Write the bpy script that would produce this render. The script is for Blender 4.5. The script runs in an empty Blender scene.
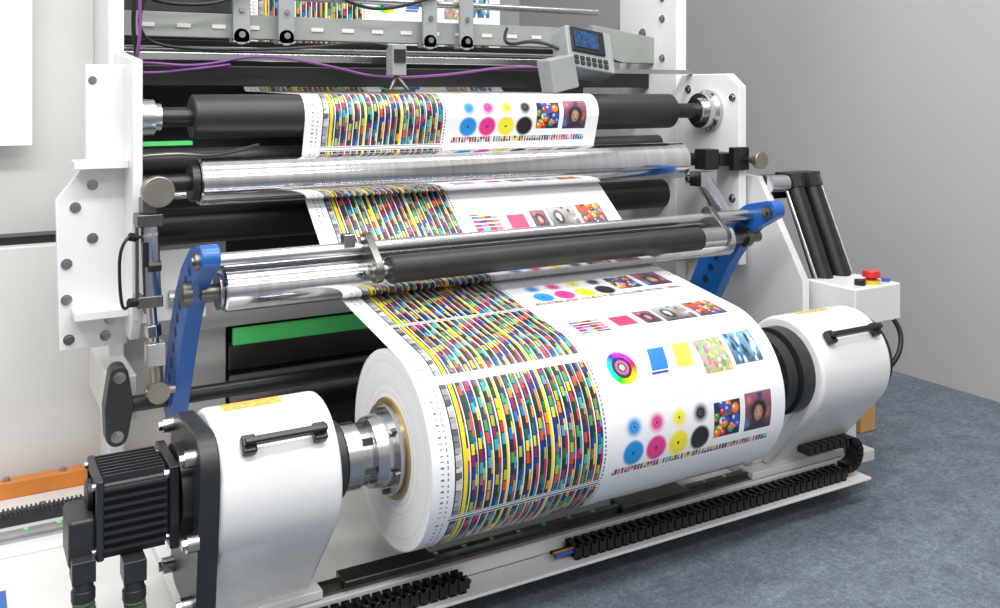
import bpy, bmesh, math, random
import numpy as np
from mathutils import Vector, Matrix
random.seed(4)
scene = bpy.context.scene
try:
    scene.view_settings.view_transform = 'Standard'
except Exception: pass

# ---------------------------------------------------------------- materials
def lin(c):
    return tuple(((v/255.0)/12.92 if v/255.0 <= 0.04045 else (((v/255.0)+0.055)/1.055)**2.4) for v in c)
def mat(name, rgb, rough=0.5, metal=0.0, var=0.06, scale=8.0, bump=0.0, bscale=60.0, coat=0.0, stretch=None, emit=0):
    m = bpy.data.materials.new(name); m.use_nodes = True
    nt = m.node_tree; b = nt.nodes['Principled BSDF']
    c = lin(rgb)
    tc = nt.nodes.new('ShaderNodeTexCoord')
    mp = nt.nodes.new('ShaderNodeMapping'); nt.links.new(tc.outputs['Object'], mp.inputs[0])
    if stretch: mp.inputs['Scale'].default_value = stretch
    n = nt.nodes.new('ShaderNodeTexNoise'); n.inputs['Scale'].default_value = scale; n.inputs['Detail'].default_value = 5
    nt.links.new(mp.outputs[0], n.inputs['Vector'])
    r = nt.nodes.new('ShaderNodeValToRGB')
    r.color_ramp.elements[0].position = 0.3; r.color_ramp.elements[1].position = 0.7
    r.color_ramp.elements[0].color = tuple(max(0, v*(1-var)) for v in c)+(1,)
    r.color_ramp.elements[1].color = tuple(min(1, v*(1+var)) for v in c)+(1,)
    nt.links.new(n.outputs['Fac'], r.inputs[0]); nt.links.new(r.outputs[0], b.inputs['Base Color'])
    b.inputs['Roughness'].default_value = rough; b.inputs['Metallic'].default_value = metal
    b.inputs['Coat Weight'].default_value = coat
    if emit:
        nt.links.new(r.outputs[0], b.inputs['Emission Color']); b.inputs['Emission Strength'].default_value = emit
    if bump > 0:
        n2 = nt.nodes.new('ShaderNodeTexNoise'); n2.inputs['Scale'].default_value = bscale; n2.inputs['Detail'].default_value = 6
        nt.links.new(mp.outputs[0], n2.inputs['Vector'])
        bp = nt.nodes.new('ShaderNodeBump'); bp.inputs['Strength'].default_value = bump; bp.inputs['Distance'].default_value = 0.01
        nt.links.new(n2.outputs['Fac'], bp.inputs['Height']); nt.links.new(bp.outputs[0], b.inputs['Normal'])
    return m
WHITE = mat('white_paint', (228,228,228), 0.32, var=0.03, scale=3, coat=0.3)
CREAM = mat('panel_paint', (214,213,210), 0.4, var=0.05, scale=2)
GREYP = mat('grey_paint', (142,146,146), 0.45, var=0.05)
SAGE = mat('sage_grey_paint', (146,150,145), 0.45, var=0.06)
STEEL = mat('brushed_steel', (184,184,187), 0.26, 1.0, var=0.10, scale=14)
DSTEEL = mat('dark_steel', (116,114,110), 0.35, 1.0, var=0.2, scale=20)
KNOB = mat('knob_steel', (160,152,142), 0.38, 0.9, var=0.12, scale=20)
ALU = mat('aluminium', (202,203,206), 0.24, 1.0, var=0.06, scale=6)
BLACK = mat('black_plastic', (24,24,26), 0.36, var=0.2)
BRUB = mat('black_rubber', (36,34,35), 0.44, var=0.15, scale=20, bump=0.06, bscale=200)
DARK = mat('machine_interior_dark', (24,24,26), 0.6, var=0.3)
ANTH = mat('anthracite_metal', (54,56,58), 0.4, 0.4, var=0.15)
FIN = mat('motor_fin_metal', (50,52,55), 0.35, 0.3, var=0.1)
BLUE = mat('blue_powder_coat', (26,92,172), 0.35, var=0.06, coat=0.3)
ORANGE = mat('orange_paint', (210,128,50), 0.45, var=0.1)
GREEN = mat('green_strip', (100,240,130), 0.4, var=0.08)
RED = mat('red_button', (205,30,24), 0.3, coat=0.5)
YEL = mat('yellow_ring', (226,190,40), 0.4)
PURPLE = mat('purple_cable', (112,56,124), 0.4)
CABGREEN = mat('olive_cable', (84,104,74), 0.5, bump=0.5, bscale=120)
BLUECAB = mat('blue_cable', (30,90,190), 0.4)
BRASS = mat('brass_core', (176,146,92), 0.4, 0.7, var=0.1)
BROWNM = mat('bronze_roller', (130,126,122), 0.35, 0.8, var=0.2)
SHEET = mat('white_sheet', (240,240,240), 0.6, var=0.01)
SCREEN = mat('lcd_screen', (26,60,96), 0.2, var=0.8, scale=110, emit=0.15)
ORSTICK = mat('warning_sticker', (226,170,80), 0.5, var=0.35, scale=60)
GREYWOOD = mat('tan_block', (206,160,96), 0.6)
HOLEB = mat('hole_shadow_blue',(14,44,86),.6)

def roller_metal():
    m = bpy.data.materials.new('polished_roller'); m.use_nodes = True
    nt = m.node_tree; b = nt.nodes['Principled BSDF']
    b.inputs['Metallic'].default_value = 1.0
    tc = nt.nodes.new('ShaderNodeTexCoord')
    mp2 = nt.nodes.new('ShaderNodeMapping'); mp2.inputs['Scale'].default_value=(40,2,2); nt.links.new(tc.outputs['Object'], mp2.inputs[0])
    n = nt.nodes.new('ShaderNodeTexNoise'); n.inputs['Scale'].default_value = 1.5; n.inputs['Detail'].default_value=3
    nt.links.new(mp2.outputs[0], n.inputs['Vector'])
    r = nt.nodes.new('ShaderNodeValToRGB'); r.color_ramp.elements[0].position=0.25; r.color_ramp.elements[1].position=0.75
    r.color_ramp.elements[0].color=(.66,.665,.68,1); r.color_ramp.elements[1].color=(.82,.82,.83,1)
    nt.links.new(n.outputs['Fac'], r.inputs[0]); nt.links.new(r.outputs[0], b.inputs['Base Color'])
    mr = nt.nodes.new('ShaderNodeMapRange'); mr.inputs[3].default_value=0.07; mr.inputs[4].default_value=0.17
    nt.links.new(n.outputs['Fac'], mr.inputs[0]); nt.links.new(mr.outputs[0], b.inputs['Roughness'])
    return m
ROLLM = roller_metal()

# ---------------------------------------------------------------- geometry helpers
class MB:
    def __init__(s): s.v=[]; s.f=[]
    def add(s, vs, fs, smooth=False):
        o=len(s.v); s.v += [tuple(v) for v in vs]
        for f in fs: s.f.append([o+k for k in f])
        return s
    def box(s,x0,x1,y0,y1,z0,z1,rot=None,c=None):
        vs=[Vector((x,y,z)) for x in (x0,x1) for y in (y0,y1) for z in (z0,z1)]
        if rot is not None:
            c = Vector(c) if c else Vector(((x0+x1)/2,(y0+y1)/2,(z0+z1)/2))
            vs=[c+rot@(v-c) for v in vs]
        return s.add(vs,[(0,1,3,2),(4,6,7,5),(0,4,5,1),(2,3,7,6),(0,2,6,4),(1,5,7,3)])
    def cyl(s,p0,p1,r,r2=None,n=32):
        p0=Vector(p0);p1=Vector(p1); r2=r if r2 is None else r2
        a=(p1-p0).normalized(); u=a.orthogonal().normalized(); w=a.cross(u)
        vs=[];fs=[]
        for i in range(n):
            t=2*math.pi*i/n; d=u*math.cos(t)+w*math.sin(t)
            vs.append(p0+d*r); vs.append(p1+d*r2)
        for i in range(n):
            j=(i+1)%n; fs.append((2*i,2*j,2*j+1,2*i+1))
        fs.append(tuple(2*i for i in range(n))[::-1])
        fs.append(tuple(2*i+1 for i in range(n)))
        return s.add(vs,fs)
    def lathe(s,prof,cy,cz,n=72):
        for (xa,ra),(xb,rb) in zip(prof[:-1],prof[1:]):
            vs=[];fs=[]
            for i in range(n):
                t=2*math.pi*i/n
                vs.append((xa,cy+ra*math.cos(t),cz+ra*math.sin(t))); vs.append((xb,cy+rb*math.cos(t),cz+rb*math.sin(t)))
            for i in range(n):
                j=(i+1)%n; fs.append((2*i,2*i+1,2*j+1,2*j))
            s.add(vs,fs)
        return s
    def prism(s,poly,a,b,plane='yz'):
        n=len(poly)
        def P(p,t):
            if plane=='yz': return (t,p[0],p[1])
            if plane=='xz': return (p[0],t,p[1])
            return (p[0],p[1],t)
        vs=[P(p,a) for p in poly]+[P(p,b) for p in poly]
        fs=[tuple(range(n))[::-1],tuple(range(n,2*n))]+[(i,(i+1)%n,n+(i+1)%n,n+i) for i in range(n)]
        return s.add(vs,fs)
    def bolt(s,p,ax,r=0.008,h=0.006):
        p=Vector(p); ax=Vector(ax).normalized()
        s.cyl(p,p+ax*h*0.35,r*1.5,n=16); s.cyl(p+ax*h*0.35,p+ax*h*1.4,r,n=6)
        return s
    def done(s,name,m,parent=None,bevel=0,seg=2):
        me=bpy.data.meshes.new(name); me.from_pydata(s.v,[],s.f); me.update()
        bm=bmesh.new(); bm.from_mesh(me); bmesh.ops.recalc_face_normals(bm,faces=bm.faces); bm.to_mesh(me); bm.free()
        me.polygons.foreach_set('use_smooth',[True]*len(me.polygons))
        me.set_sharp_from_angle(angle=math.radians(35))
        me.materials.append(m)
        o=bpy.data.objects.new(name,me); scene.collection.objects.link(o)
        if parent: o.parent=parent
        if bevel:
            b=o.modifiers.new('bevel','BEVEL'); b.width=bevel; b.segments=seg; b.limit_method='ANGLE'; b.angle_limit=math.radians(50); b.harden_normals=True
        return o
def empty(name,parent=None):
    o=bpy.data.objects.new(name,None); o.empty_display_size=0.1; scene.collection.objects.link(o); o.parent=parent; return o
def cable(name,pts,r,m,parent=None):
    cu=bpy.data.curves.new(name,'CURVE'); cu.dimensions='3D'; cu.bevel_depth=r; cu.bevel_resolution=3; cu.resolution_u=10
    sp=cu.splines.new('NURBS'); sp.points.add(len(pts)-1)
    for i,p in enumerate(pts): sp.points[i].co=(p[0],p[1],p[2],1)
    sp.use_endpoint_u=True; sp.order_u=3
    cu.materials.append(m)
    o=bpy.data.objects.new(name,cu); scene.collection.objects.link(o)
    if parent:o.parent=parent
    return o
def hull(pts):
    pts=sorted(set(pts))
    def cr(o,a,b): return (a[0]-o[0])*(b[1]-o[1])-(a[1]-o[1])*(b[0]-o[0])
    lo=[]
    for p in pts:
        while len(lo)>=2 and cr(lo[-2],lo[-1],p)<=0: lo.pop()
        lo.append(p)
    up=[]
    for p in reversed(pts):
        while len(up)>=2 and cr(up[-2],up[-1],p)<=0: up.pop()
        up.append(p)
    return lo[:-1]+up[:-1]
def circ(cy,cz,r,n=64): return [(cy+r*math.cos(2*math.pi*i/n),cz+r*math.sin(2*math.pi*i/n)) for i in range(n)]

# ---------------------------------------------------------------- camera
H=1.22
cam=bpy.data.cameras.new('camera'); co=bpy.data.objects.new('camera',cam); scene.collection.objects.link(co)
co.location=(0,0,H); co.rotation_euler=(math.radians(90),0,math.radians(-29.8))
cam.sensor_width=36; cam.sensor_fit='HORIZONTAL'; cam.lens=36*0.95; cam.shift_y=-0.212; cam.clip_start=0.05
scene.camera=co

# ---------------------------------------------------------------- room
def carpet():
    m=mat('carpet_floor',(104,114,125),0.95,var=0.16,scale=9,bump=0.6,bscale=220)
    nt=m.node_tree; b=nt.nodes['Principled BSDF']
    tc=[n for n in nt.nodes if n.type=='TEX_COORD'][0]
    src=b.inputs['Base Color'].links[0].from_socket
    for scl,f in ((22,.35),(60,.6),(170,.8)):
        fine=nt.nodes.new('ShaderNodeTexNoise'); fine.inputs['Scale'].default_value=scl; fine.inputs['Detail'].default_value=4
        nt.links.new(tc.outputs['Object'],fine.inputs['Vector'])
        mx=nt.nodes.new('ShaderNodeMix'); mx.data_type='RGBA'; mx.blend_type='OVERLAY'; mx.inputs[0].default_value=f
        nt.links.new(src,mx.inputs[6]); nt.links.new(fine.outputs['Fac'],mx.inputs[7]); src=mx.outputs[2]
    nt.links.new(src,b.inputs['Base Color'])
    return m
MB().box(-4,3.6,-3,6,-0.05,0).done('floor',carpet())
WALLM=mat('wall_grey',(182,179,180),0.8,var=0.015,scale=1.0)
MB().box(3.56,3.66,-3,6,0,3.4).done('wall_right',WALLM)
MB().box(-4,3.56,6,6.1,0,3.4).done('wall_back',WALLM)

# ---------------------------------------------------------------- printed web: belt path in the (y,z) plane
RY,RZ,RR=1.94,0.435,0.2135
XL,XR=0.832,1.820
circs=[((3.18,1.85),0.0,1),((3.14,1.262),0.04,-1),((2.59,1.154),0.0605,1),((2.51,0.988),0.0620,-1),((2.25,0.755),0.0515,-1),((RY,RZ),RR,1)]
taus=[]
for (c1,r1,s1),(c2,r2,s2) in zip(circs[:-1],circs[1:]):
    dx,dy=c2[0]-c1[0],c2[1]-c1[1]; L=math.hypot(dx,dy); k=s2*r2-s1*r1
    taus.append(math.atan2(dy,dx)-math.asin(k/L))
def pt(c,r,s,t): return (c[0]+s*r*math.sin(t), c[1]-s*r*math.cos(t))
path=[circs[0][0]]; roll_start=None
for i in range(1,len(circs)):
    c,r,s=circs[i]; tin=taus[i-1]
    if i<len(circs)-1:
        d=(taus[i]-tin)%(2*math.pi)
        if s<0: d=d-2*math.pi
    else: d=5.9
    if i==len(circs)-1: roll_start=(len(path),tin)
    n=max(2,int(abs(d)*r/0.004)+2)
    for k in range(n+1):
        path.append(pt(c,r,s,tin+d*k/n))
P=np.array(path); seg=np.hypot(*(P[1:]-P[:-1]).T); cum=np.concatenate([[0],np.cumsum(seg)])
i0,tin=roll_start
s0=cum[i0]+(((math.pi-tin)+math.pi)%(2*math.pi)-math.pi)*RR
cum=cum-s0
ds,dt=0.0022,0.0015
S=np.arange(cum[0],min(cum[-1],5.6*RR),ds); Y=np.interp(S,cum,P[:,0]); Z=np.interp(S,cum,P[:,1])
W=XR-XL; T=np.linspace(0,W,int(W/dt)+1); KX=1.015/W
sc=(S[:-1]+S[1:])/2; tc_=(T[:-1]+T[1:])/2*KX
FULL=np.ones((len(sc),len(tc_),3))*np.array(lin((240,240,243)))
CAN=FULL; 
SSf,TTf=np.meshgrid(sc,tc_,indexing='ij'); SS,TT=SSf,TTf
def window(a,b,t0=-1,t1=2):
    """restrict all drawing to a sub-window for speed"""
    global CAN,SS,TT
    i0,i1=np.searchsorted(sc,[a,b]); j0,j1=np.searchsorted(tc_,[t0,t1])
    CAN=FULL[i0:i1,j0:j1]; SS=SSf[i0:i1,j0:j1]; TT=TTf[i0:i1,j0:j1]
    return CAN.size>0
def C(*c): return np.array(lin(c))
def box_(t0,t1,a,b): return (TT>=t0)&(TT<t1)&(SS>=a)&(SS<b)
def rect(t0,t1,a,b,c): CAN[box_(t0,t1,a,b)]=C(*c)
def h2(a,b,k=0.0):
    v=np.sin(a*127.1+b*311.7+k*74.7)*43758.5453; return v-np.floor(v)
PAL=np.array([C(*c) for c in [(20,24,24),(22,70,48),(226,206,30),(196,30,100),(20,120,180),(110,70,44),(140,142,146),(36,40,100),(44,130,66),(228,120,50),(110,24,60),(30,110,110),(210,210,212),(110,160,60),(120,60,140),(74,78,80),(200,50,44),(236,190,70),(100,180,205),(190,110,150)]])
R1=np.array([C(*c) for c in [(18,46,48),(8,74,60),(14,112,60),(66,160,60),(170,186,34),(236,208,16),(232,140,30),(218,70,36),(200,16,74),(146,20,96),(70,36,138),(14,50,156),(0,112,190),(60,160,190),(120,110,104),(54,34,26)]])
def bars(a,b,t0=0.052,t1=0.437):
    if not window(a-.01,b+.01): return
    cw=0.01925
    m=box_(t0,t1,a,b)
    t=TT[m]-t0; s=SS[m]-a
    c=np.floor(t/cw); ft=t/cw-c
    ln=0.0245
    q=(s+c*0.0082)/ln; k=np.floor(q); fq=q-k
    zone=np.clip((np.sin(c*0.32+s*10-1.0)+np.sin(c*0.7-s*13))*0.22+0.30+c*0.02,0,1)
    idx=np.mod(k*3.0+c*1.0+np.floor(h2(c,k)*3.2),16).astype(int)
    col=R1[idx]
    dk=h2(c,k,5)<(0.42-0.42*zone)
    one=np.ones_like(col)
    col=np.where(dk[:,None],C(20,34,32)*(0.5+2.0*h2(c,k,7))[:,None],col)
    g=h2(c,np.floor(q*2),3)*0.6+0.05
    col=np.where((c<1)[:,None],np.stack([g,g,g],-1),col)
    col=np.where((c==1)[:,None]&(ft<.60)[:,None],C(232,212,30)*one,col)
    # each column carries a main strip and a narrow companion strip
    q2=(s+c*0.0082+.010)/ln; k2=np.floor(q2)
    sub=R1[np.mod(k2*3.0+c+6+np.floor(h2(c,k2,2)*4.0),16).astype(int)]
    col=np.where(((ft>.56)&(ft<.80)&(c>1))[:,None],sub,col)
    yel=((c==6)|(c==12))&(ft>.56)
    col=np.where(yel[:,None],C(234,212,20)*one,col)
    col=np.where((ft>0.87)[:,None],C(232,232,232)*one,col)
    col=np.where((ft<0.16)[:,None],C(18,20,22)*one,col)
    col=np.where(((fq<0.09)&(ft<.56)&(ft>.16)&(c!=1))[:,None],C(30,30,32)*one,col)
    CAN[m]=col
    rect(t0-0.004,t1+0.002,a-0.005,a-0.0025,(110,110,112)); rect(t0-0.004,t1+0.002,b+0.0025,b+0.005,(110,110,112))
    m=box_(t1+.003,t1+.008,a,b)&(np.mod(SS,0.010)<0.006); CAN[m]=C(110,110,114)
    m=box_(.020,.028,a,b)&(np.mod(SS,0.012)<0.003); CAN[m]=C(110,110,115)
    m=box_(.036,.039,a,b)&(np.mod(SS,0.012)<0.006); CAN[m]=C(110,110,114)
WH=np.array(lin((240,240,243)))
def blob(t,s,r,c,hollow=False):
    if not window(s-r,s+r,t-r,t+r): return
    d=np.hypot(TT-t,SS-s)/r; m=d<1
    k=np.clip(1.6*(1-d[m]**4),0,1)[:,None]
    if hollow: k=k*np.clip(0.60+0.40*np.sin(d[m]*5),0,1)[:,None]
    CAN[m]=WH*(1-k)+C(*c)*k
    m2=d<.12; CAN[m2]=C(*[v*.4 for v in c])
def wheel(t,s,r):
    if not window(s-r,s+r,t-r,t+r): return
    d=np.hypot(TT-t,SS-s)/r; a=np.arctan2(SS-s,TT-t); m=d<1
    hue=(a[m]/(2*np.pi))%1.0
    rgb=np.stack([np.clip(np.abs(hue*6-3)-1,0,1),np.clip(2-np.abs(hue*6-2),0,1),np.clip(2-np.abs(hue*6-4),0,1)],-1)
    dm=d[m]
    rgb=np.where((dm<0.66)[:,None],rgb*0.03+0.01,rgb)
    rgb=np.where(((dm>.28)&(dm<.46))[:,None],np.stack([hue*0+.55,hue*0+.10,hue*0+.45],-1),rgb)
    rgb=np.where((dm<.2)[:,None],np.array([.5,.6,.3]),rgb)
    CAN[m]=rgb*0.9
def photo(kind,t0,t1,a,b,seed):
    if not window(a-.002,b+.002,t0-.002,t1+.002): return
    rg=np.random.RandomState(seed); m0=box_(t0,t1,a,b); w=t1-t0; h=b-a
    def ell(m0,t,s,rt,rs,c,soft=0.25,hl=0.0):
        d=np.hypot((TT-t)/rt,(SS-s)/rs); m=m0&(d<1)
        k=np.clip((1-d[m])/soft,0,1)[:,None]; col=C(*c)*(1.25-0.6*d[m])[:,None]
        CAN[m]=CAN[m]*(1-k)+col*k
        if hl:
            d2=np.hypot((TT-t+rt*.3)/(rt*.28),(SS-s+rs*.3)/(rs*.28)); m=m0&(d2<1); CAN[m]=CAN[m]*.3+.7*hl
    def bgr(m0,a,b,c0,c1):
        f=np.clip((SS[m0]-a)/(b-a),0,1)[:,None]; CAN[m0]=C(*c0)*(1-f)+C(*c1)*f
    def rnd(): return t0+w*rg.rand(), a+h*rg.rand()
    if kind=='marbles':
        bgr(m0,a,b,(40,46,70),(30,30,40))
        for i in range(30):
            t,s=rnd(); r=w*(.09+.08*rg.rand()); ell(m0,t,s,r,r,[(240,130,30),(40,90,190),(240,215,60),(50,150,80),(200,40,40),(230,230,235),(60,160,120)][rg.randint(7)],.15,.9)
    elif kind=='flowers':
        bgr(m0,a,b,(150,190,170),(170,170,120))
        for i in range(60):
            t,s=rnd(); r=w*(.05+.06*rg.rand()); ell(m0,t,s,r,r*1.2,[(220,150,170),(150,180,110),(235,225,215),(190,110,120),(110,150,110),(230,190,120)][rg.randint(6)],.4)
    elif kind=='blue':
        bgr(m0,a,b,(120,170,200),(60,90,120))
        for i in range(46):
            t,s=rnd(); ell(m0,t,s,w*(.03+.03*rg.rand()),h*(.10+.14*rg.rand()),[(235,240,244),(30,80,130),(150,200,220),(40,50,60),(90,170,190)][rg.randint(5)],.3)
    elif kind=='face':
        bgr(m0,a,b,(150,90,110),(60,50,80))
        for i in range(14):
            t,s=rnd(); ell(m0,t,s,w*.14,w*.14,[(80,120,150),(170,100,70),(60,60,90),(190,120,130)][rg.randint(4)],.6)
        t=t0+w*.52; s=a+h*.52
        ell(m0,t,s-h*.02,w*.34,h*.36,(40,30,28),.3); ell(m0,t-w*.02,s+h*.03,w*.19,h*.25,(190,142,120),.3)
        ell(m0,t,s+h*.48,w*.42,h*.26,(60,44,70),.3)
        for dx in (-.09,.06): ell(m0,t+w*dx,s,w*.04,h*.025,(40,26,24),.5)
        ell(m0,t,s+h*.15,w*.06,h*.025,(150,50,56),.5)
    elif kind=='gray':
        bgr(m0,a,b,(180,180,178),(60,60,62))
        ell(m0,t0+w*.35,a+h*.5,w*.2,h*.42,(40,40,42),.3); ell(m0,t0+w*.35,a+h*.42,w*.11,h*.2,(200,196,192),.3)
        ell(m0,t0+w*.75,a+h*.6,w*.18,h*.36,(150,140,130),.3)
        for i in range(8):
            t,s=rnd(); ell(m0,t,s,w*.06,h*.1,[(20,20,20),(220,220,220)][rg.randint(2)],.5)
    elif kind=='sun':
        bgr(m0,a,b,(200,90,40),(60,40,70))
        for i in range(26):
            t,s=rnd(); ell(m0,t,s,w*(.08+.06*rg.rand()),h*(.08+.08*rg.rand()),[(240,170,50),(200,50,40),(50,90,160),(90,30,60),(230,120,60),(90,150,80)][rg.randint(6)],.3,.8)
    for (x0,x1,y0,y1) in ((t0-.001,t1+.001,a-.0012,a),(t0-.001,t1+.001,b,b+.0012)): rect(x0,x1,y0,y1,(120,120,120))
def blockC(o):
    bars(o,o+0.28)
    wheel(0.530,o+0.034,0.041)
    if window(o-.02,o+.285):
        m=box_(0.61,0.675,o-0.002,o+0.056); q=m&(np.abs((TT-.643)+.25*(SS-o-.028))<.026); CAN[q]=C(36,120,204)
        q=box_(.59,.69,o+.058,o+.065)&(np.abs(TT-.643+.01)<.026); CAN[q]=C(60,70,170)
        m=box_(0.69,0.76,o-0.004,o+0.058); q=m&(np.abs((TT-.722)+.25*(SS-o-.028))<.026); CAN[q]=C(240,222,80)
        m=box_(.48,.74,o+.106,o+.132)&(np.mod(TT,0.020)<0.013)&(np.mod(SS,0.013)<0.008); CAN[m]=C(222,222,230)
        m=box_(.48,.76,o+.088,o+.0905)&(np.mod(TT,.008)<.005); CAN[m]=C(200,200,204)
        m=box_(.47,.965,o+.262,o+.279); k=np.floor(TT[m]/0.0095)+40*np.floor((SS[m]-o-.262)/0.0085)
        cc_=PAL[(h2(k,1.0)*len(PAL)*.999).astype(int)]; cc_=np.where((np.mod(TT[m],.0095)<.002)[:,None],WH,cc_); CAN[m]=cc_
    photo('flowers',0.770,0.860,o+0.000,o+0.086,1); photo('blue',0.873,0.968,o-0.006,o+0.076,3)
    for i,(c) in enumerate([(20,140,215),(222,50,140),(244,228,50),(26,24,24)]):
        blob(0.524+i*0.068,o+0.170,0.028,c,True); blob(0.524+i*0.068,o+0.230,0.033,c)
    photo('marbles',0.772,0.858,o+0.156,o+0.240,2); photo('face',0.875,0.965,o+0.150,o+0.242,5)
def blockB(o):
    bars(o,o+0.235)
    if window(o,o+.285):
        m=box_(.485,.575,o+.10,o+.175)
        k=np.floor((TT[m]-.485)/0.0225)+17*np.floor((SS[m]-o)/0.015); c=PAL[(h2(k,3.0)*len(PAL)*.999).astype(int)]
        c=np.where((np.mod(SS[m]-o,.015)<.003)[:,None],WH,c); CAN[m]=c
        rect(0.605,0.668,o+0.11,o+0.165,(220,60,104))
        m=box_(.46,.965,o+.198,o+.2005); CAN[m]=C(190,190,195)
    photo('face',0.69,0.745,o+0.10,o+0.17,8); photo('gray',0.752,0.857,o+0.095,o+0.175,4); photo('sun',0.868,0.962,o+0.09,o+0.175,6)
for o in (0.145,0.695,-0.405,-1.115,-1.66,-1.95): blockC(o)
for o in (-0.112,0.440,-0.675,-1.37): blockB(o)
bars(-0.82,-0.69)
CAN=FULL
ns,ntt=len(S),len(T)
VX=np.empty((ns,ntt,3)); VX[:,:,0]=XL+T[None,:]; VX[:,:,1]=Y[:,None]; VX[:,:,2]=Z[:,None]
I=np.arange(ns*ntt).reshape(ns,ntt)
Q=np.stack([I[:-1,:-1],I[1:,:-1],I[1:,1:],I[:-1,1:]],-1).reshape(-1,4)
me=bpy.data.meshes.new('printed_paper_web')
me.vertices.add(ns*ntt); me.vertices.foreach_set('co',VX.ravel().astype(np.float32))
me.loops.add(Q.size); me.loops.foreach_set('vertex_index',Q.ravel().astype(np.int32))
me.polygons.add(len(Q)); me.polygons.foreach_set('loop_start',np.arange(0,Q.size,4,dtype=np.int32))
me.update(calc_edges=True)
me.polygons.foreach_set('use_smooth',np.ones(len(Q),dtype=bool))
at=me.color_attributes.new('print','FLOAT_COLOR','CORNER')
cc=np.ones((len(Q),4)); cc[:,:3]=np.clip(CAN.reshape(-1,3),0,1)
at.data.foreach_set('color',np.repeat(cc,4,axis=0).ravel().astype(np.float32))
me.update()
pm=bpy.data.materials.new('printed_paper'); pm.use_nodes=True
b=pm.node_tree.nodes['Principled BSDF']; a=pm.node_tree.nodes.new('ShaderNodeAttribute'); a.attribute_name='print'
pm.node_tree.links.new(a.outputs['Color'],b.inputs['Base Color']); b.inputs['Roughness'].default_value=0.35; b.inputs['Coat Weight'].default_value=0.3; b.inputs['Coat Roughness'].default_value=0.14
me.materials.append(pm)
webo=bpy.data.objects.new('printed_paper_web',me); scene.collection.objects.link(webo)

# roll body
def paper_edge():
    m=bpy.data.materials.new('paper_edge'); m.use_nodes=True; nt=m.node_tree; b=nt.nodes['Principled BSDF']
    tc=nt.nodes.new('ShaderNodeTexCoord'); mp=nt.nodes.new('ShaderNodeMapping'); mp.inputs['Location'].default_value=(0,-RY,-RZ)
    mp.inputs['Scale'].default_value=(0,1,1)
    nt.links.new(tc.outputs['Object'],mp.inputs[0])
    ln=nt.nodes.new('ShaderNodeVectorMath'); ln.operation='LENGTH'; nt.links.new(mp.outputs[0],ln.inputs[0])
    n=nt.nodes.new('ShaderNodeTexNoise'); n.noise_dimensions='1D'; n.inputs['Scale'].default_value=120; n.inputs['Detail'].default_value=3
    nt.links.new(ln.outputs['Value'],n.inputs['W'])
    r=nt.nodes.new('ShaderNodeValToRGB'); r.color_ramp.elements[0].position=.3; r.color_ramp.elements[1].position=.65
    r.color_ramp.elements[0].color=(.76,.755,.75,1); r.color_ramp.elements[1].color=(.88,.88,.88,1)
    nt.links.new(n.outputs['Fac'],r.inputs[0]); nt.links.new(r.outputs[0],b.inputs['Base Color']); b.inputs['Roughness'].default_value=.7
    return m
roll=empty('paper_roll')
MB().lathe([(XL+.001,0.108),(XL+.001,RR-.0012),(XR-.001,RR-.0012),(XR-.001,0.108),(XL+.001,0.108)],RY,RZ,n=128).done('paper_winding',paper_edge(),roll)
MB().lathe([(XL-.004,0.098),(XL-.004,0.108),(XR+.004,0.108),(XR+.004,0.098),(XL-.004,0.098)],RY,RZ,n=96).done('core_tube',BRASS,roll)

fr=empty('printing_press')
# ---------------------------------------------------------------- roll holder arms
def arm(name,x0,x1,fx0,fx1):
    e=empty(name,fr)
    prof=hull(circ(RY,RZ,0.147,96)+[(2.00,0.14),(2.36,0.14)])
    MB().prism(prof,x0,x1).done('housing',WHITE,e,bevel=0.012,seg=3)
    MB().box(fx0,fx1,1.975,2.42,0.122,0.142).done('foot_plate',WHITE,e,bevel=0.003)
    nY,nZ=-0.74,0.67; bx0,bx1=x0+0.045,x1-0.03
    def on(x,k): return (x,RY+nY*(0.147+k),RZ+nZ*(0.147+k))
    hb=MB(); rot=Matrix.Rotation(-math.radians(42),3,'X')
    c=on((bx0+bx1)/2,0.03)
    hb.box(bx0,bx1,c[1]-.010,c[1]+.010,c[2]-.007,c[2]+.007,rot)
    for bx in (bx0+.012,bx1-.012):
        c2=on(bx,0.014); hb.box(bx-.014,bx+.014,c2[1]-.010,c2[1]+.010,c2[2]-.018,c2[2]+.018,rot)
    hb.done('handle',BLACK,e,bevel=0.004,seg=3)
    sb=MB()
    for bx in (bx0+.012,bx1-.012): sb.cyl(on(bx,0.031),on(bx,0.038),0.005,n=12)
    sb.done('handle_screws',STEEL,e)
    return e
la=arm('roll_holder_arm',0.43,0.67,0.41,0.69)
def sticker(x0,x1,a0,a1,parent,m):
    vs=[];fs=[];n=8
    for i in range(n+1):
        t=a0+(a1-a0)*i/n
        for x in (x0,x1): vs.append((x,RY+0.1478*math.sin(t),RZ+0.1478*math.cos(t)))
    for i in range(n): fs.append((2*i,2*i+1,2*i+3,2*i+2))
    MB().add(vs,fs).done('warning_label',m,parent)
sticker(.465,.585,-.12,.20,la,ORSTICK)
MB().prism(hull(circ(1.865,.505,.065,24)+circ(2.02,.5,.06,24)+circ(1.885,.25,.05,24)+circ(2.03,.25,.05,24)),0.392,0.43).done('gear_plate',ANTH,la,bevel=.004)
MB().prism(hull([(1.90,.25),(2.1,.25),(2.25,.14),(1.97,.14)]),0.40,0.43).done('gear_plate_lower',WHITE,la,bevel=.004)
MB().lathe([(.372,0),(.372,.090),(.392,.090)],RY,RZ).done('gear_ring',BLACK,la)
bb=MB()
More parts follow.
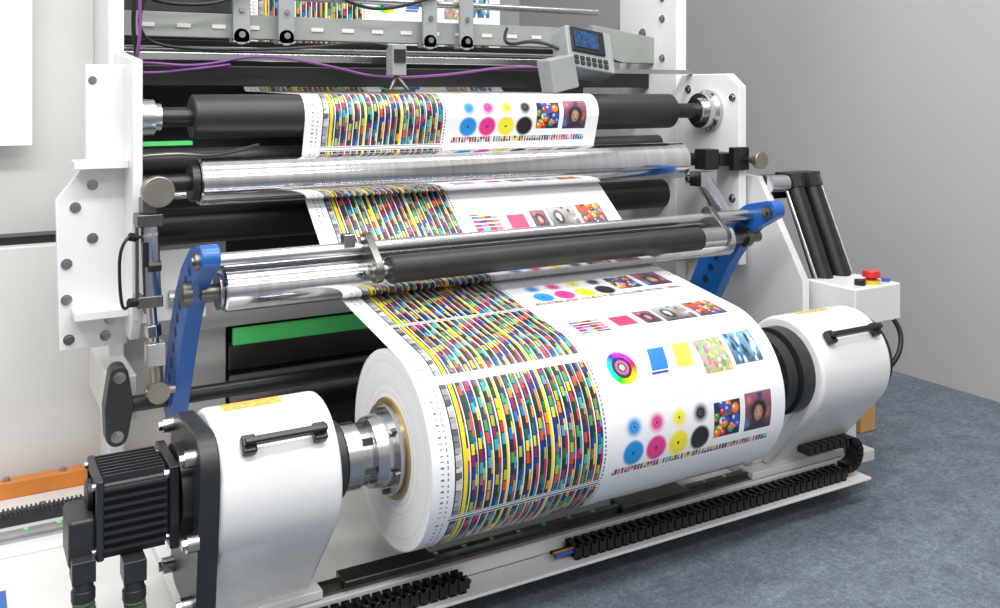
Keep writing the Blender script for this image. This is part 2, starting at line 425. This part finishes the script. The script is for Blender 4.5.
for (y,z) in [(1.84,.53),(2.05,.53),(1.87,.24),(2.05,.24),(1.818,.38)]: 
    bb.cyl((.392,y,z),(.370,y,z),.016,n=20); bb.cyl((.370,y,z),(.362,y,z),.010,n=6)
bb.done('plate_bolts',STEEL,la)
MB().lathe([(.67,0),(.67,.080),(.705,.080),(.705,.064),(.715,.064)],RY,RZ).done('chuck_collar',ANTH,la)
MB().lathe([(.705,.062),(.712,.070),(.745,.070),(.745,.058),(.775,.058),(.775,.074),(.800,.078),(.815,.078),(.815,.0975),(.828,.0975),(.828,.02)],RY,RZ).done('chuck_body',STEEL,la)
cb=MB()
for i in range(6):
    t=i*math.pi/3+.3; cb.cyl((.806,RY+.088*math.cos(t),RZ+.088*math.sin(t)),(.817,RY+.088*math.cos(t),RZ+.088*math.sin(t)),.006,n=10)
    cb.box(.748,.772,RY+.058*math.cos(t)-.006,RY+.058*math.cos(t)+.006,RZ+.058*math.sin(t)-.006,RZ+.058*math.sin(t)+.006)
cb.done('chuck_screws',DSTEEL,la)
# servo motor
sm=empty('servo_motor')
MB().box(.222,.366,1.876,2.004,.371,.499).done('body',BLACK,sm,bevel=.008)
fb=MB()
for i in range(8):
    y=1.885+i*.0157; fb.box(.235,.345,y-.0022,y+.0022,.360,.511)
for i in range(8):
    z=.380+i*.0157; fb.box(.235,.345,1.864,2.016,z-.0022,z+.0022)
fb.done('cooling_fins',FIN,sm)
MB().box(.350,.368,1.862,2.018,.357,.513).done('flange',BLACK,sm,bevel=.003)
MB().box(.222,.236,1.866,2.014,.361,.509).done('rear_flange',ANTH,sm,bevel=.004)
MB().box(.176,.224,1.878,1.985,.352,.440).done('encoder_cap',ANTH,sm,bevel=.008)
MB().cyl((.224,1.94,.46),(.212,1.94,.46),.030,n=28).done('rear_cover',BLACK,sm,bevel=.002)
bs=MB()
for y in (1.88,2.0):
    for z in (.376,.495): bs.cyl((.222,y,z),(.216,y,z),.007,n=12); bs.cyl((.350,y,z),(.342,y,z),.008,n=6)
bs.done('motor_screws',STEEL,sm)
cn=MB()
for (x,y,z) in ((.200,1.872,.345),(.285,1.858,.332)):
    cn.box(x-.02,x+.02,y-.02,y+.03,z-.01,z+.03); cn.cyl((x,y,z-.005),(x,y-.003,z-.035),.018,n=20); cn.cyl((x,y-.003,z-.025),(x,y-.004,z-.045),.021,n=20)
cn.done('connectors',ANTH,sm,bevel=.002)
for i,(x,y,z) in enumerate(((.200,1.868,.305),(.285,1.855,.292))):
    cable('cable_%d'%i,[(x,y,z),(x+.006,y-.005,.25),(x+.03,y,.14),(x+.06,y+.02,.03),(x+.2,y+.03,.018)],.017,CABGREEN,sm)
    rb=MB()
    for k in range(14): rb.cyl((x+.001*k,y-.003,z-.004-.008*k),(x+.001*k,y-.003,z-.008-.008*k),.0195,n=18)
    rb.done('conduit_ribs_%d'%i,CABGREEN,sm)

ra=arm('roll_holder_arm.001',2.035,2.315,1.955,2.33)
MB().lathe([(1.834,.05),(1.86,.07),(1.88,.098),(1.915,.098),(1.915,.075),(1.94,.075),(1.94,.112),(1.975,.112),(1.975,.085),(1.99,.085),(1.99,.120),(2.035,.120)],RY,RZ).done('chuck_body',ANTH,ra)
MB().lathe([(2.315,.0),(2.315,.125),(2.345,.125),(2.345,.09),(2.38,.09),(2.38,0)],RY,RZ).done('end_cap',BLACK,ra)
bb=MB()
for i in range(8):
    t=i*math.pi/4; bb.cyl((1.932,RY+.095*math.cos(t),RZ+.095*math.sin(t)),(1.94,RY+.095*math.cos(t),RZ+.095*math.sin(t)),.006,n=8)
bb.done('chuck_screws',STEEL,ra)
bb=MB(); bb.cyl((1.985,2.03,.142),(1.985,2.03,.158),.013,n=16); bb.cyl((1.985,2.2,.142),(1.985,2.2,.158),.013,n=16); bb.done('foot_bolts',STEEL,ra)
MB().prism(hull(circ(RY,RZ,.10,24)+[(2.02,.142),(2.34,.142)]),1.995,2.035).done('inner_cheek',WHITE,ra,bevel=.006)
sticker(2.10,2.22,.0,.16,ra,ORSTICK)

# ---------------------------------------------------------------- base
base=empty('machine_base',fr)
MB().box(-1.6,2.46,1.968,2.93,.085,.12).done('bed',CREAM,base,bevel=.004)
MB().box(-1.6,2.40,2.09,2.93,0,.085).done('plinth',CREAM,base,bevel=.004)
MB().box(.45,2.34,1.884,1.968,.078,.086).done('chain_tray',WHITE,base,bevel=.002)
for i,y in enumerate((2.005,2.62)):
    r=MB(); r.box(-1.5,2.4,y-.020,y+.020,.12,.127); r.box(-1.5,2.4,y-.010,y+.010,.127,.14); r.done('guide_rail_%d'%i,DSTEEL if i==0 else STEEL,base)
    r=MB()
    for k in range(46): r.cyl((-1.2+k*.075,y,.14),(-1.2+k*.075,y,.1412),.006,n=10)
    r.done('rail_plugs_%d'%i,GREEN,base)
cg=MB()
for x in (.74,1.50): cg.box(x,x+.22,1.975,2.035,.129,.146)
cg.done('rail_covers',DSTEEL,base,bevel=.003)
rk=MB(); rk.box(-1.0,.5,2.70,2.745,.12,.145)
for k in range(140): rk.box(-1.0+k*.0107,-.995+k*.0107,2.70,2.735,.145,.155)
rk.done('gear_rack',ANTH,base)
MB().box(-1.6,1.0,2.885,2.925,.12,.165).done('orange_guard',ORANGE,base,bevel=.003)
bb=MB()
for x in (-.05,.12,.26): bb.bolt((x,2.905,.165),(0,0,1),.008)
for x in (0.05,.2,.33): bb.bolt((x,2.80,.12),(0,0,1),.008)
bb.done('bed_bolts',STEEL,base)
MB().box(-.2,.42,2.52,2.56,.12,.127).done('cover_strip',WHITE,base,bevel=.002)
MB().box(.04,.095,2.28,2.36,.12,.1215).done('blue_label',BLUE,base)

def chain(name,x0,x1,y0,y1,z0,z1,par=None):
    e=empty(name,par); m=MB(); p=.024; n=int((x1-x0)/p)
    for k in range(n):
        x=x0+k*p
        m.box(x,x+p*.78,y0,y0+.007,z0,z1); m.box(x,x+p*.78,y1-.007,y1,z0,z1)
        m.box(x+p*.5,x+p*1.2,y0+.004,y0+.010,z0+.006,z1-.006); m.box(x+p*.5,x+p*1.2,y1-.010,y1-.004,z0+.006,z1-.006)
        m.box(x+.004,x+p*.5,y0,y1,z1-.005,z1); m.box(x+.004,x+p*.5,y0,y1,z0,z0+.005)
    m.done('links',BLACK,e)
    for i,(mm,yy) in enumerate(((BLUECAB,.3),(ORANGE,.5),(BLACK,.7))):
        y=y0+(y1-y0)*yy
        cable('cable_%d'%i,[(x0-.05,y,(z0+z1)/2),(x0+.05,y,(z0+z1)/2),(x1,y,(z0+z1)/2)],.005,mm,e)
    return e
chain('cable_chain',1.30,2.28,1.902,1.950,.087,.120)
chain('cable_chain.001',.60,1.02,1.902,1.950,.087,.120)
e=empty('chain_return_loop',base); m=MB()
for k in range(9):
    t=-math.pi/2+math.pi*k/8; cx,cz=2.28,.155; 
    rot=Matrix.Rotation(-(t+math.pi/2),3,'Y'); m.box(cx+.04*math.cos(t)-.010,cx+.04*math.cos(t)+.010,1.905,1.95,cz+.04*math.sin(t)-.011,cz+.04*math.sin(t)+.011,rot)
for k in range(7): m.box(2.26-k*.026,2.28-k*.026,1.905,1.95,.184,.206)
m.done('loop_links',BLACK,e)

# ---------------------------------------------------------------- press frame
for nm,x0,x1 in (('side_plate_near',.36,.40),('side_plate_far',2.35,2.40)):
    MB().prism([(2.77,.12),(3.12,.12),(3.12,2.2),(2.77,2.2)],x0,x1).done(nm,WHITE,fr,bevel=.003)
MB().prism([(2.47,.66),(2.47,1.30),(2.77,1.33),(2.77,.60),(2.52,.60)],.375,.40).done('roller_plate_near',WHITE,fr,bevel=.003)
MB().prism([(.285,1.29),(.385,1.29),(.385,.572),(.225,.572),(.215,.95),(.285,1.04)],2.60,2.625,'xz').done('mount_plate',WHITE,fr,bevel=.004)
MB().prism([(.25,1.05),(.375,1.05),(.375,1.03),(.25,1.03)],2.52,2.60,'xz').done('mount_ledge',WHITE,fr,bevel=.002)
MB().prism([(.25,.68),(.375,.68),(.375,.66),(.25,.66)],2.52,2.60,'xz').done('mount_ledge_low',WHITE,fr,bevel=.002)
bb=MB()
for (x,z) in ((.24,.79),(.24,.70),(.245,.60),(.33,.60),(.30,.985),(.30,.85),(.34,.64),(.26,.93)): bb.bolt((x,2.60,z),(0,-1,0),.009,.008)
bb.bolt((.30,2.60,1.25),(0,-1,0),.007)
bb.done('mount_bolts',STEEL,fr)
MB().prism([(2.44,.62),(2.44,1.24),(2.50,1.285),(2.74,1.285),(2.77,1.24),(2.77,.62)],2.35,2.385).done('roller_plate_far',WHITE,fr,bevel=.004)
MB().prism([(2.20,.12),(2.20,.60),(2.40,.93),(3.12,.93),(3.12,.12)],2.40,2.43).done('lower_plate_far',CREAM,fr,bevel=.003)
bb=MB()
for (y,z) in ((2.47,1.2),(2.70,1.23),(2.47,.85),(2.70,.9)): bb.bolt((2.35,y,z),(-1,0,0),.010,.008)
for z in (1.35,1.5,1.58): bb.bolt((2.35,2.85,z),(-1,0,0),.010,.008)
for z in (1.45,1.28): bb.bolt((2.35,2.97,z),(-1,0,0),.014,.008)
bb.done('far_bolts',STEEL,fr)
MB().box(-1.6,.36,3.08,3.12,.80,2.2).done('cabinet_upper',CREAM,fr,bevel=.003)
MB().box(-1.6,.345,3.00,3.08,.79,.812).done('cabinet_gap_rail',BLACK,fr)
MB().box(-1.6,.72,2.95,3.0,.12,.79).done('cabinet_lower',CREAM,fr,bevel=.004)
MB().box(-1.0,.187,2.99,2.995,1.07,1.9).done('hanging_sheet',SHEET,fr)
MB().box(.40,2.35,3.38,3.42,.12,1.34).done('back_panel_dark',DARK,fr)  # near-black colour stands in for the shade inside the press
MB().box(.40,2.10,3.5,3.54,1.34,2.2).done('back_panel_upper',GREYP,fr)
MB().box(.40,2.05,3.08,3.12,1.285,1.385).done('rear_dark_panel',DARK,fr,bevel=.004)  # added dark panel, interior shade as colour in front of the rear web
MB().box(.40,.78,3.10,3.14,1.385,1.75).done('rear_cover',ANTH,fr,bevel=.004)
MB().box(.40,2.12,2.95,3.0,1.385,1.46).done('cross_beam',SAGE,fr,bevel=.003)
sl=MB()
for k in range(16): sl.box(.47+k*.104,.51+k*.104,2.946,2.95,1.414,1.426)
sl.done('beam_slots',CREAM,fr)
MB().box(.40,2.35,2.93,2.99,1.237,1.300).done('black_beam',BLACK,fr,bevel=.004)
MB().box(.40,2.05,2.855,2.87,1.312,1.336).done('light_bar',ALU,fr,bevel=.003)
MB().cyl((.40,3.05,1.352),(2.35,3.05,1.352),.012).done('tie_rod_rear',STEEL,fr)
br=MB(); bs=MB()
for x in (.755,.895,1.39,1.53):
    br.box(x-.026,x+.026,2.90,2.915,1.375,1.70); br.box(x-.026,x+.026,2.90,2.95,1.37,1.385)
    br.prism(hull(circ(x,1.39,.026,16)),2.90,2.915,'xz')
    bs.cyl((x,2.90,1.395),(x,2.892,1.395),.010,n=16); bs.cyl((x,2.90,1.47),(x,2.892,1.47),.008,n=16)
br.done('beam_brackets',GREYP,fr,bevel=.002); bs.done('bracket_screws',STEEL,fr)
MB().cyl((.40,2.93,1.52),(2.1,2.93,1.52),.012).done('upper_rod',STEEL,fr)
MB().prism([(2.06,1.47),(2.36,1.43),(2.36,1.33),(2.20,1.33),(2.06,1.37)],2.90,2.93,'xz').done('device_hanger',SAGE,fr,bevel=.003)
MB().box(1.8,2.36,2.68,2.70,1.285,1.30).done('hanger_rod',STEEL,fr)

# rollers
def roller(name,y,z,r,x0,x1,m,sh=.02,shm=DSTEEL,xa=.40,xb=2.35):
    e=empty(name,fr)
    MB().lathe([(x0,sh),(x0,r-.004),(x0+.004,r),(x1-.004,r),(x1,r-.004),(x1,sh)],y,z,n=96).done('sleeve',m,e)
    MB().lathe([(xa,0),(xa,sh),(xb,sh),(xb,0)],y,z,n=40).done('shaft',shm,e)
    return e
r1=roller('rubber_roller',2.59,1.154,.0595,.54,2.165,BRUB,.026,BLACK)
MB().lathe([(.400,.0),(.400,.056),(.412,.056),(.412,.047),(.445,.047),(.445,.036),(.462,.036),(.462,0)],2.59,1.154).done('bearing_near',ALU,r1)
MB().lathe([(2.35,.074),(2.335,.074),(2.325,.062),(2.30,.062),(2.30,.045),(2.28,.045),(2.28,0)],2.59,1.154).done('bearing_far',ALU,r1)
bb=MB()
for i in range(4):
    t=.6+i*math.pi/2; bb.cyl((2.335,2.59+.068*math.cos(t),1.154+.068*math.sin(t)),(2.328,2.59+.068*math.cos(t),1.154+.068*math.sin(t)),.006,n=8)
bb.done('bearing_screws',DSTEEL,r1)
r2=roller('steel_roller',2.51,.988,.061,.54,2.145,ROLLM,.022,BLACK)
MB().lathe([(.538,.0),(.538,.050),(.52,.050),(.52,0)],2.51,.988).done('end_cap_near',BLACK,r2)
m=MB(); m.cyl((.425,2.43,.978),(.425,2.395,.978),.038,n=40); m.done('knob_near',KNOB,r2,bevel=.003)
m=MB(); m.box(.41,.44,2.43,2.52,.955,1.005); m.done('clamp_near',DSTEEL,r2,bevel=.003)
m=MB(); m.box(2.20,2.26,2.44,2.50,.955,1.025); m.box(2.27,2.35,2.45,2.53,.965,1.01); m.box(2.31,2.38,2.42,2.45,.95,1.03); m.done('clamp_far',BLACK,r2,bevel=.004)
m=MB(); m.cyl((2.385,2.42,.985),(2.385,2.40,.985),.012); m.cyl((2.395,2.40,.986),(2.395,2.375,.986),.030,n=40); m.done('knob_far',KNOB,r2,bevel=.003)
r3=roller('steel_roller_lower',2.25,.755,.05,.54,2.11,ROLLM,.018,DSTEEL,.49,2.25)
MB().lathe([(.536,.0),(.536,.040),(.528,.044),(.528,0)],2.25,.755).done('end_cap',STEEL,r3)
r4=roller('nip_roller',2.17,.782,.0345,.925,1.93,BRUB,.014,STEEL,.88,2.0)
MB().lathe([(1.93,.030),(2.015,.030),(2.015,.0)],2.17,.782).done('end_sleeve',STEEL,r4)
br=MB(); br.prism(hull(circ(2.17,.782,.030,20)+circ(2.235,.842,.026,20)),.885,.905); br.cyl((.87,2.17,.782),(.885,2.17,.782),.014); 
br.prism(hull(circ(2.17,.782,.028,20)+circ(2.235,.842,.024,20)),2.015,2.035); br.done('brackets',DSTEEL,r4,bevel=.002)
bb=MB(); bb.bolt((.885,2.17,.782),(-1,0,0),.012,.01); bb.bolt((.885,2.23,.85),(-1,0,0),.007); bb.done('bracket_bolts',STEEL,r4)
MB().box(.83,.86,2.22,2.25,.835,.868).done('adjuster',STEEL,r4,bevel=.003)
# swing arms
sw=empty('swing_arm_assembly',fr)
ctr=[(2.160,.850),(2.24,.822),(2.32,.762),(2.385,.69),(2.435,.61),(2.485,.52),(2.53,.43)]
wid=[.030,.042,.054,.060,.062,.060,.056]
def armpoly():
    L=[];R=[]
    for i,(p,w) in enumerate(zip(ctr,wid)):
        a=ctr[max(0,i-1)]; b=ctr[min(len(ctr)-1,i+1)]; tx,ty=b[0]-a[0],b[1]-a[1]; l=math.hypot(tx,ty); tx/=l;ty/=l
        L.append((p[0]-ty*w,p[1]+tx*w)); R.append((p[0]+ty*w,p[1]-tx*w))
    def cap(c,w,a0): return [(c[0]+w*math.cos(a0+math.pi*k/8),c[1]+w*math.sin(a0+math.pi*k/8)) for k in range(1,8)]
    a=math.atan2(ctr[-1][1]-ctr[-2][1],ctr[-1][0]-ctr[-2][0]); a1=math.atan2(ctr[0][1]-ctr[1][1],ctr[0][0]-ctr[1][0])
    return R+cap(ctr[-1],wid[-1],a-math.pi/2)+L[::-1]+cap(ctr[0],wid[0],a1-math.pi/2)
ap=armpoly()
for nm,x0,x1 in (('arm_near',.468,.510),('arm_far',2.205,2.247)):
    MB().prism(ap,x0,x1).done(nm,BLUE,sw,bevel=.004)
    hb=MB(); bb=MB()
    for i in range(1,len(ctr)-1):
        for k in (.25,.75):
            y=ctr[i][0]*(1-k)+ctr[i+1][0]*k; z=ctr[i][1]*(1-k)+ctr[i+1][1]*k
            hb.cyl((x0-.001,y,z),(x0+.001,y,z),.013,n=20)
    hb.done(nm+'_holes',HOLEB,sw)
    bb.cyl((x0-.010,2.165,.843),(x0,2.165,.843),.020,n=24); bb.cyl((x0-.016,2.165,.843),(x0,2.165,.843),.010,n=6)
    bb.cyl((x0-.02,2.25,.755),(x0,2.25,.755),.030,n=24); bb.done(nm+'_bosses',DSTEEL,sw)
MB().cyl((.508,2.24,.828),(2.215,2.24,.828),.018).done('link_bar',ALU,sw)
MB().box(.508,2.20,2.262,2.30,.80,.825).done('link_bar_flat',ALU,sw,bevel=.003)
MB().cyl((.37,2.535,.435),(2.36,2.535,.435),.020).done('pivot_shaft',BLACK,sw)
pb=MB(); pb.prism(hull(circ(.35,.44,.034,20)+circ(.35,.52,.022,20)+circ(.345,.37,.026,20)),2.50,2.56,'xz'); pb.done('pivot_bracket',ANTH,sw,bevel=.004)
bb=MB(); bb.bolt((.35,2.50,.515),(0,-1,0),.010); bb.bolt((.345,2.50,.37),(0,-1,0),.010); bb.done('pivot_bolts',STEEL,sw)
MB().box(.33,.40,2.56,2.95,.38,.50).done('pivot_block',CREAM,sw,bevel=.004)

pc=empty('pneumatic_cylinder',fr)
m=MB(); m.cyl((.405,2.43,.905),(.412,2.425,.725),.024); m.cyl((.405,2.43,.875),(.406,2.429,.868),.027); m.done('barrel',ALU,pc)
m=MB(); m.box(.376,.436,2.40,2.462,.700,.728); m.box(.376,.436,2.40,2.462,.895,.925); m.box(.39,.422,2.41,2.47,.925,.962); m.box(.372,.380,2.40,2.416,.72,.90); m.done('end_blocks',DSTEEL,pc,bevel=.003)
m=MB(); m.cyl((.40,2.40,.80),(.43,2.40,.80),.013,n=18); m.box(.388,.402,2.395,2.41,.80,.86); m.done('sensor_clip',BLACK,pc,bevel=.001)
m=MB(); m.cyl((.412,2.425,.70),(.420,2.43,.60),.012); m.cyl((.415,2.427,.655),(.418,2.428,.625),.020,n=6); m.box(.400,.444,2.41,2.455,.555,.61); m.done('rod',STEEL,pc,bevel=.002)
m=MB(); m.cyl((.424,2.432,.56),(.428,2.436,.50),.015); m.cyl((.428,2.412,.488),(.428,2.452,.488),.026); m.cyl((.40,2.436,.488),(.470,2.436,.488),.010); m.done('rod_eye',KNOB,pc)
m=MB(); m.cyl((.376,2.41,.87),(.360,2.40,.875),.010); m.cyl((.376,2.41,.715),(.358,2.40,.718),.011); m.done('air_fittings',BLACK,pc)
cable('air_hose',[(.358,2.40,.875),(.335,2.39,.86),(.335,2.395,.76),(.345,2.40,.69),(.36,2.40,.718)],.004,BLACK,pc)
pc2=empty('pneumatic_cylinder_far',fr)
m=MB(); m.cyl((2.20,2.46,.93),(2.26,2.42,.80),.030); m.box(2.17,2.24,2.43,2.49,.90,.95); m.done('barrel',ALU,pc2,bevel=.002)
m=MB(); m.cyl((2.26,2.42,.80),(2.28,2.40,.70),.010); m.done('rod',STEEL,pc2)
pc3=empty('tandem_cylinder',fr)
m=MB()
for dx in (0,.085):
    a=Vector((2.53+dx,2.37,.91)); b=Vector((2.545+dx,2.22,.53)); m.cyl(a,b,.034,n=36)
    d=(b-a).normalized(); m.cyl(a-d*.02,a+d*.03,.041,n=8); m.cyl(b-d*.03,b+d*.015,.041,n=8)
m.box(2.49,2.65,2.35,2.41,.90,.94); m.done('barrels',BLACK,pc3,bevel=.002)
m=MB()
for ex in (2.485,2.66): m.cyl((ex,2.36,.90),(ex+.01,2.20,.53),.006,n=10)
m.cyl((2.42,2.37,.905),(2.49,2.36,.905),.030,n=24); m.done('tie_rods',ALU,pc3)
m=MB(); m.cyl((2.55,2.22,.53),(2.555,2.20,.48),.014); m.box(2.42,2.55,2.38,2.44,.85,.93); m.done('mount',BLACK,pc3,bevel=.003)

# background parts behind the web
MB().cyl((.40,2.86,.832),(2.35,2.86,.832),.055,n=48).done('black_idler',BLACK,fr)
MB().cyl((.40,2.80,.925),(2.35,2.80,.925),.012).done('tie_rod_mid',STEEL,fr)
MB().cyl((.40,2.88,1.02),(2.35,2.88,1.02),.035,n=40).done('dark_idler',ANTH,fr)
MB().box(.40,.62,2.95,2.99,1.06,1.072).done('green_edge',GREEN,fr)
MB().box(.42,.60,2.68,2.70,.60,.79).done('white_bracket_plate',WHITE,fr,bevel=.003)
bb=MB()
for (x,z) in ((.445,.76),(.445,.64)): bb.bolt((x,2.68,z),(0,-1,0),.009)
bb.done('bracket_plate_bolts',STEEL,fr)
MB().box(.40,2.35,2.92,3.02,.505,.68).done('lower_beam_white',CREAM,fr,bevel=.003)
MB().box(.73,2.35,2.90,2.92,.450,.500).done('green_strip',GREEN,fr,bevel=.002)
MB().box(.73,2.35,2.96,3.0,.36,.435).done('lower_beam_bronze',BROWNM,fr,bevel=.003)
MB().cyl((.70,2.80,.345),(2.35,2.80,.345),.045,n=40).done('bronze_idler',BROWNM,fr)
MB().cyl((.70,2.78,.235),(2.35,2.78,.235),.045,n=40).done('black_lower_idler',BLACK,fr)
MB().box(.70,2.35,2.99,3.03,.12,.36).done('lower_dark_panel',DARK,fr)
MB().cyl((.50,2.68,.66),(2.35,2.68,.66),.022).done('rear_tie_rod',STEEL,fr)
cp=empty('cable_bundle',fr)
cable('purple_cable',[(.40,2.84,1.30),(.45,2.80,1.305),(.60,2.78,1.29),(.78,2.80,1.335),(1.0,2.79,1.30),(1.15,2.78,1.262),(1.4,2.78,1.275),(1.62,2.74,1.31),(1.75,2.70,1.30)],.0045,PURPLE,cp)
cable('purple_cable_b',[(.43,2.75,1.60),(.44,2.73,1.42),(.425,2.73,1.30),(.43,2.80,1.26),(.7,2.82,1.30)],.0045,PURPLE,cp)
cable('black_cable_0',[(.42,2.80,1.75),(.43,2.78,1.5),(.425,2.79,1.40),(.44,2.82,1.33),(.44,2.80,1.24)],.006,BLACK,cp)
cable('black_cable_1',[(.45,2.80,1.75),(.44,2.78,1.55),(.47,2.86,1.47),(.75,2.88,1.485),(.85,2.88,1.60)],.006,BLACK,cp)
cable('black_cable_2',[(.47,2.80,1.75),(.47,2.78,1.52),(.43,2.79,1.40),(.50,2.82,1.34),(.9,2.84,1.35),(1.13,2.70,1.38),(1.17,2.69,1.35)],.005,BLACK,cp)
cable('black_cable_3',[(1.0,2.88,1.56),(1.1,2.86,1.485),(1.28,2.87,1.495),(1.45,2.90,1.56)],.006,BLACK,cp)
cable('head_cable',[(1.76,2.66,1.36),(1.70,2.70,1.40),(1.6,2.80,1.37),(1.66,2.85,1.44)],.006,BLACK,cp)
cable('low_hose',[(.40,2.62,1.05),(.50,2.60,1.06),(.62,2.62,1.045),(.74,2.66,1.07)],.006,KNOB,cp)
se=empty('edge_sensor',fr)
m=MB(); m.box(1.148,1.195,2.66,2.71,1.27,1.365); m.done('sensor_housing',GREYP,se,bevel=.003)
m=MB(); m.box(1.153,1.19,2.655,2.66,1.31,1.35); m.box(1.16,1.18,2.70,2.86,1.31,1.33); m.done('sensor_face',DARK,se)
m=MB(); m.cyl((1.17,2.68,1.27),(1.14,2.66,1.225),.006); m.cyl((1.17,2.68,1.27),(1.20,2.66,1.225),.006); m.box(1.12,1.22,2.65,2.68,1.218,1.228); m.done('sensor_guide',DSTEEL,se)
wg=empty('web_guide_controller')
rot=Matrix.Rotation(math.radians(8),3,'Y')@Matrix.Rotation(math.radians(-22),3,'X')
c=(1.85,2.66,1.345)
MB().box(1.75,1.94,2.61,2.70,1.268,1.42,rot,c).done('housing',GREYP,wg,bevel=.006)
MB().box(1.765,1.900,2.602,2.61,1.325,1.413,rot,c).done('screen_bezel',BLACK,wg,bevel=.002)
MB().box(1.775,1.872,2.599,2.602,1.340,1.400,rot,c).done('screen',SCREEN,wg)
kb=MB()
for i in range(6):
    for j in range(2): kb.box(1.772+i*.024,1.787+i*.024,2.604,2.61,1.280+j*.018,1.292+j*.018,rot,c)
kb.done('keys',ANTH,wg)
MB().box(1.67,1.77,2.58,2.66,1.225,1.335,Matrix.Rotation(math.radians(-12),3,'Y')).done('sensor_head',GREYP,wg,bevel=.005)
MB().cyl((1.72,2.62,1.232),(1.72,2.62,1.219),.02).done('sensor_lens',BLACK,wg)

cbx=empty('control_box')
MB().box(2.47,2.69,2.05,2.25,.475,.595).done('enclosure',WHITE,cbx,bevel=.006)
m=MB(); m.box(2.50,2.56,2.12,2.20,0.0,.475); m.done('post',WHITE,cbx,bevel=.003)
MB().cyl((2.595,2.09,.595),(2.595,2.09,.607),.028).done('stop_collar',YEL,cbx)
m=MB(); m.cyl((2.595,2.09,.607),(2.595,2.09,.617),.018); m.cyl((2.595,2.09,.617),(2.595,2.09,.638),.030,.026); m.done('stop_button',RED,cbx,bevel=.003)
m=MB(); m.cyl((2.54,2.09,.595),(2.54,2.09,.613),.018,n=24); m.done('selector_knob',BLACK,cbx,bevel=.002)
m=MB(); m.cyl((2.665,2.09,.595),(2.665,2.09,.605),.014,n=24); m.done('lamp',BLUE,cbx)
cable('enclosure_cable',[(2.66,2.06,.48),(2.68,2.03,.44),(2.62,2.02,.33),(2.55,2.10,.25)],.008,BLACK,cbx)
MB().box(2.80,2.88,2.30,2.36,.0,.12).done('support_block',GREYWOOD,None,bevel=.005)

# ---------------------------------------------------------------- lights
def area(name,loc,rot,sx,sy,p,col=(1,1,1)):
    l=bpy.data.lights.new(name,'AREA'); l.shape='RECTANGLE'; l.size=sx; l.size_y=sy; l.energy=p; l.color=col
    o=bpy.data.objects.new(name,l); scene.collection.objects.link(o); o.location=loc; o.rotation_euler=[math.radians(a) for a in rot]; return o
area('added_strip_light',(0.4,0.4,3.3),(20,0,0),3.0,.35,74)  # unseen overhead strips, added for light and for streaks in the chrome rollers
area('added_strip_light.001',(1.6,1.9,3.3),(0,0,0),3.2,.35,56)
area('added_strip_light.002',(-1.0,1.5,3.2),(0,-30,0),.6,2.5,36)
area('added_strip_light.003',(0.8,-1.0,2.9),(45,0,0),3.0,.3,34)
# exhibition-hall ambience: bright ceiling, darker surroundings towards the ground
w=bpy.data.worlds.new('world'); scene.world=w; w.use_nodes=True; nt=w.node_tree
bg=nt.nodes['Background']; bg.inputs[1].default_value=1.0
tc=nt.nodes.new('ShaderNodeTexCoord'); sx=nt.nodes.new('ShaderNodeSeparateXYZ'); nt.links.new(tc.outputs['Generated'],sx.inputs[0])
mr=nt.nodes.new('ShaderNodeMapRange'); mr.inputs[1].default_value=-1; mr.inputs[2].default_value=1; nt.links.new(sx.outputs[2],mr.inputs[0])
cr=nt.nodes.new('ShaderNodeValToRGB'); nt.links.new(mr.outputs[0],cr.inputs[0])
cr.color_ramp.elements[0].position=0.0; cr.color_ramp.elements[0].color=(.24,.24,.25,1)
cr.color_ramp.elements[1].position=1.0; cr.color_ramp.elements[1].color=(.74,.74,.74,1)
for p,v in ((.47,.32),(.56,.50),(.64,.80),(.70,.55),(.80,.85)):
    e_=cr.color_ramp.elements.new(p); e_.color=(v,v*.99,v*.985,1)
nt.links.new(cr.outputs[0],bg.inputs[0])
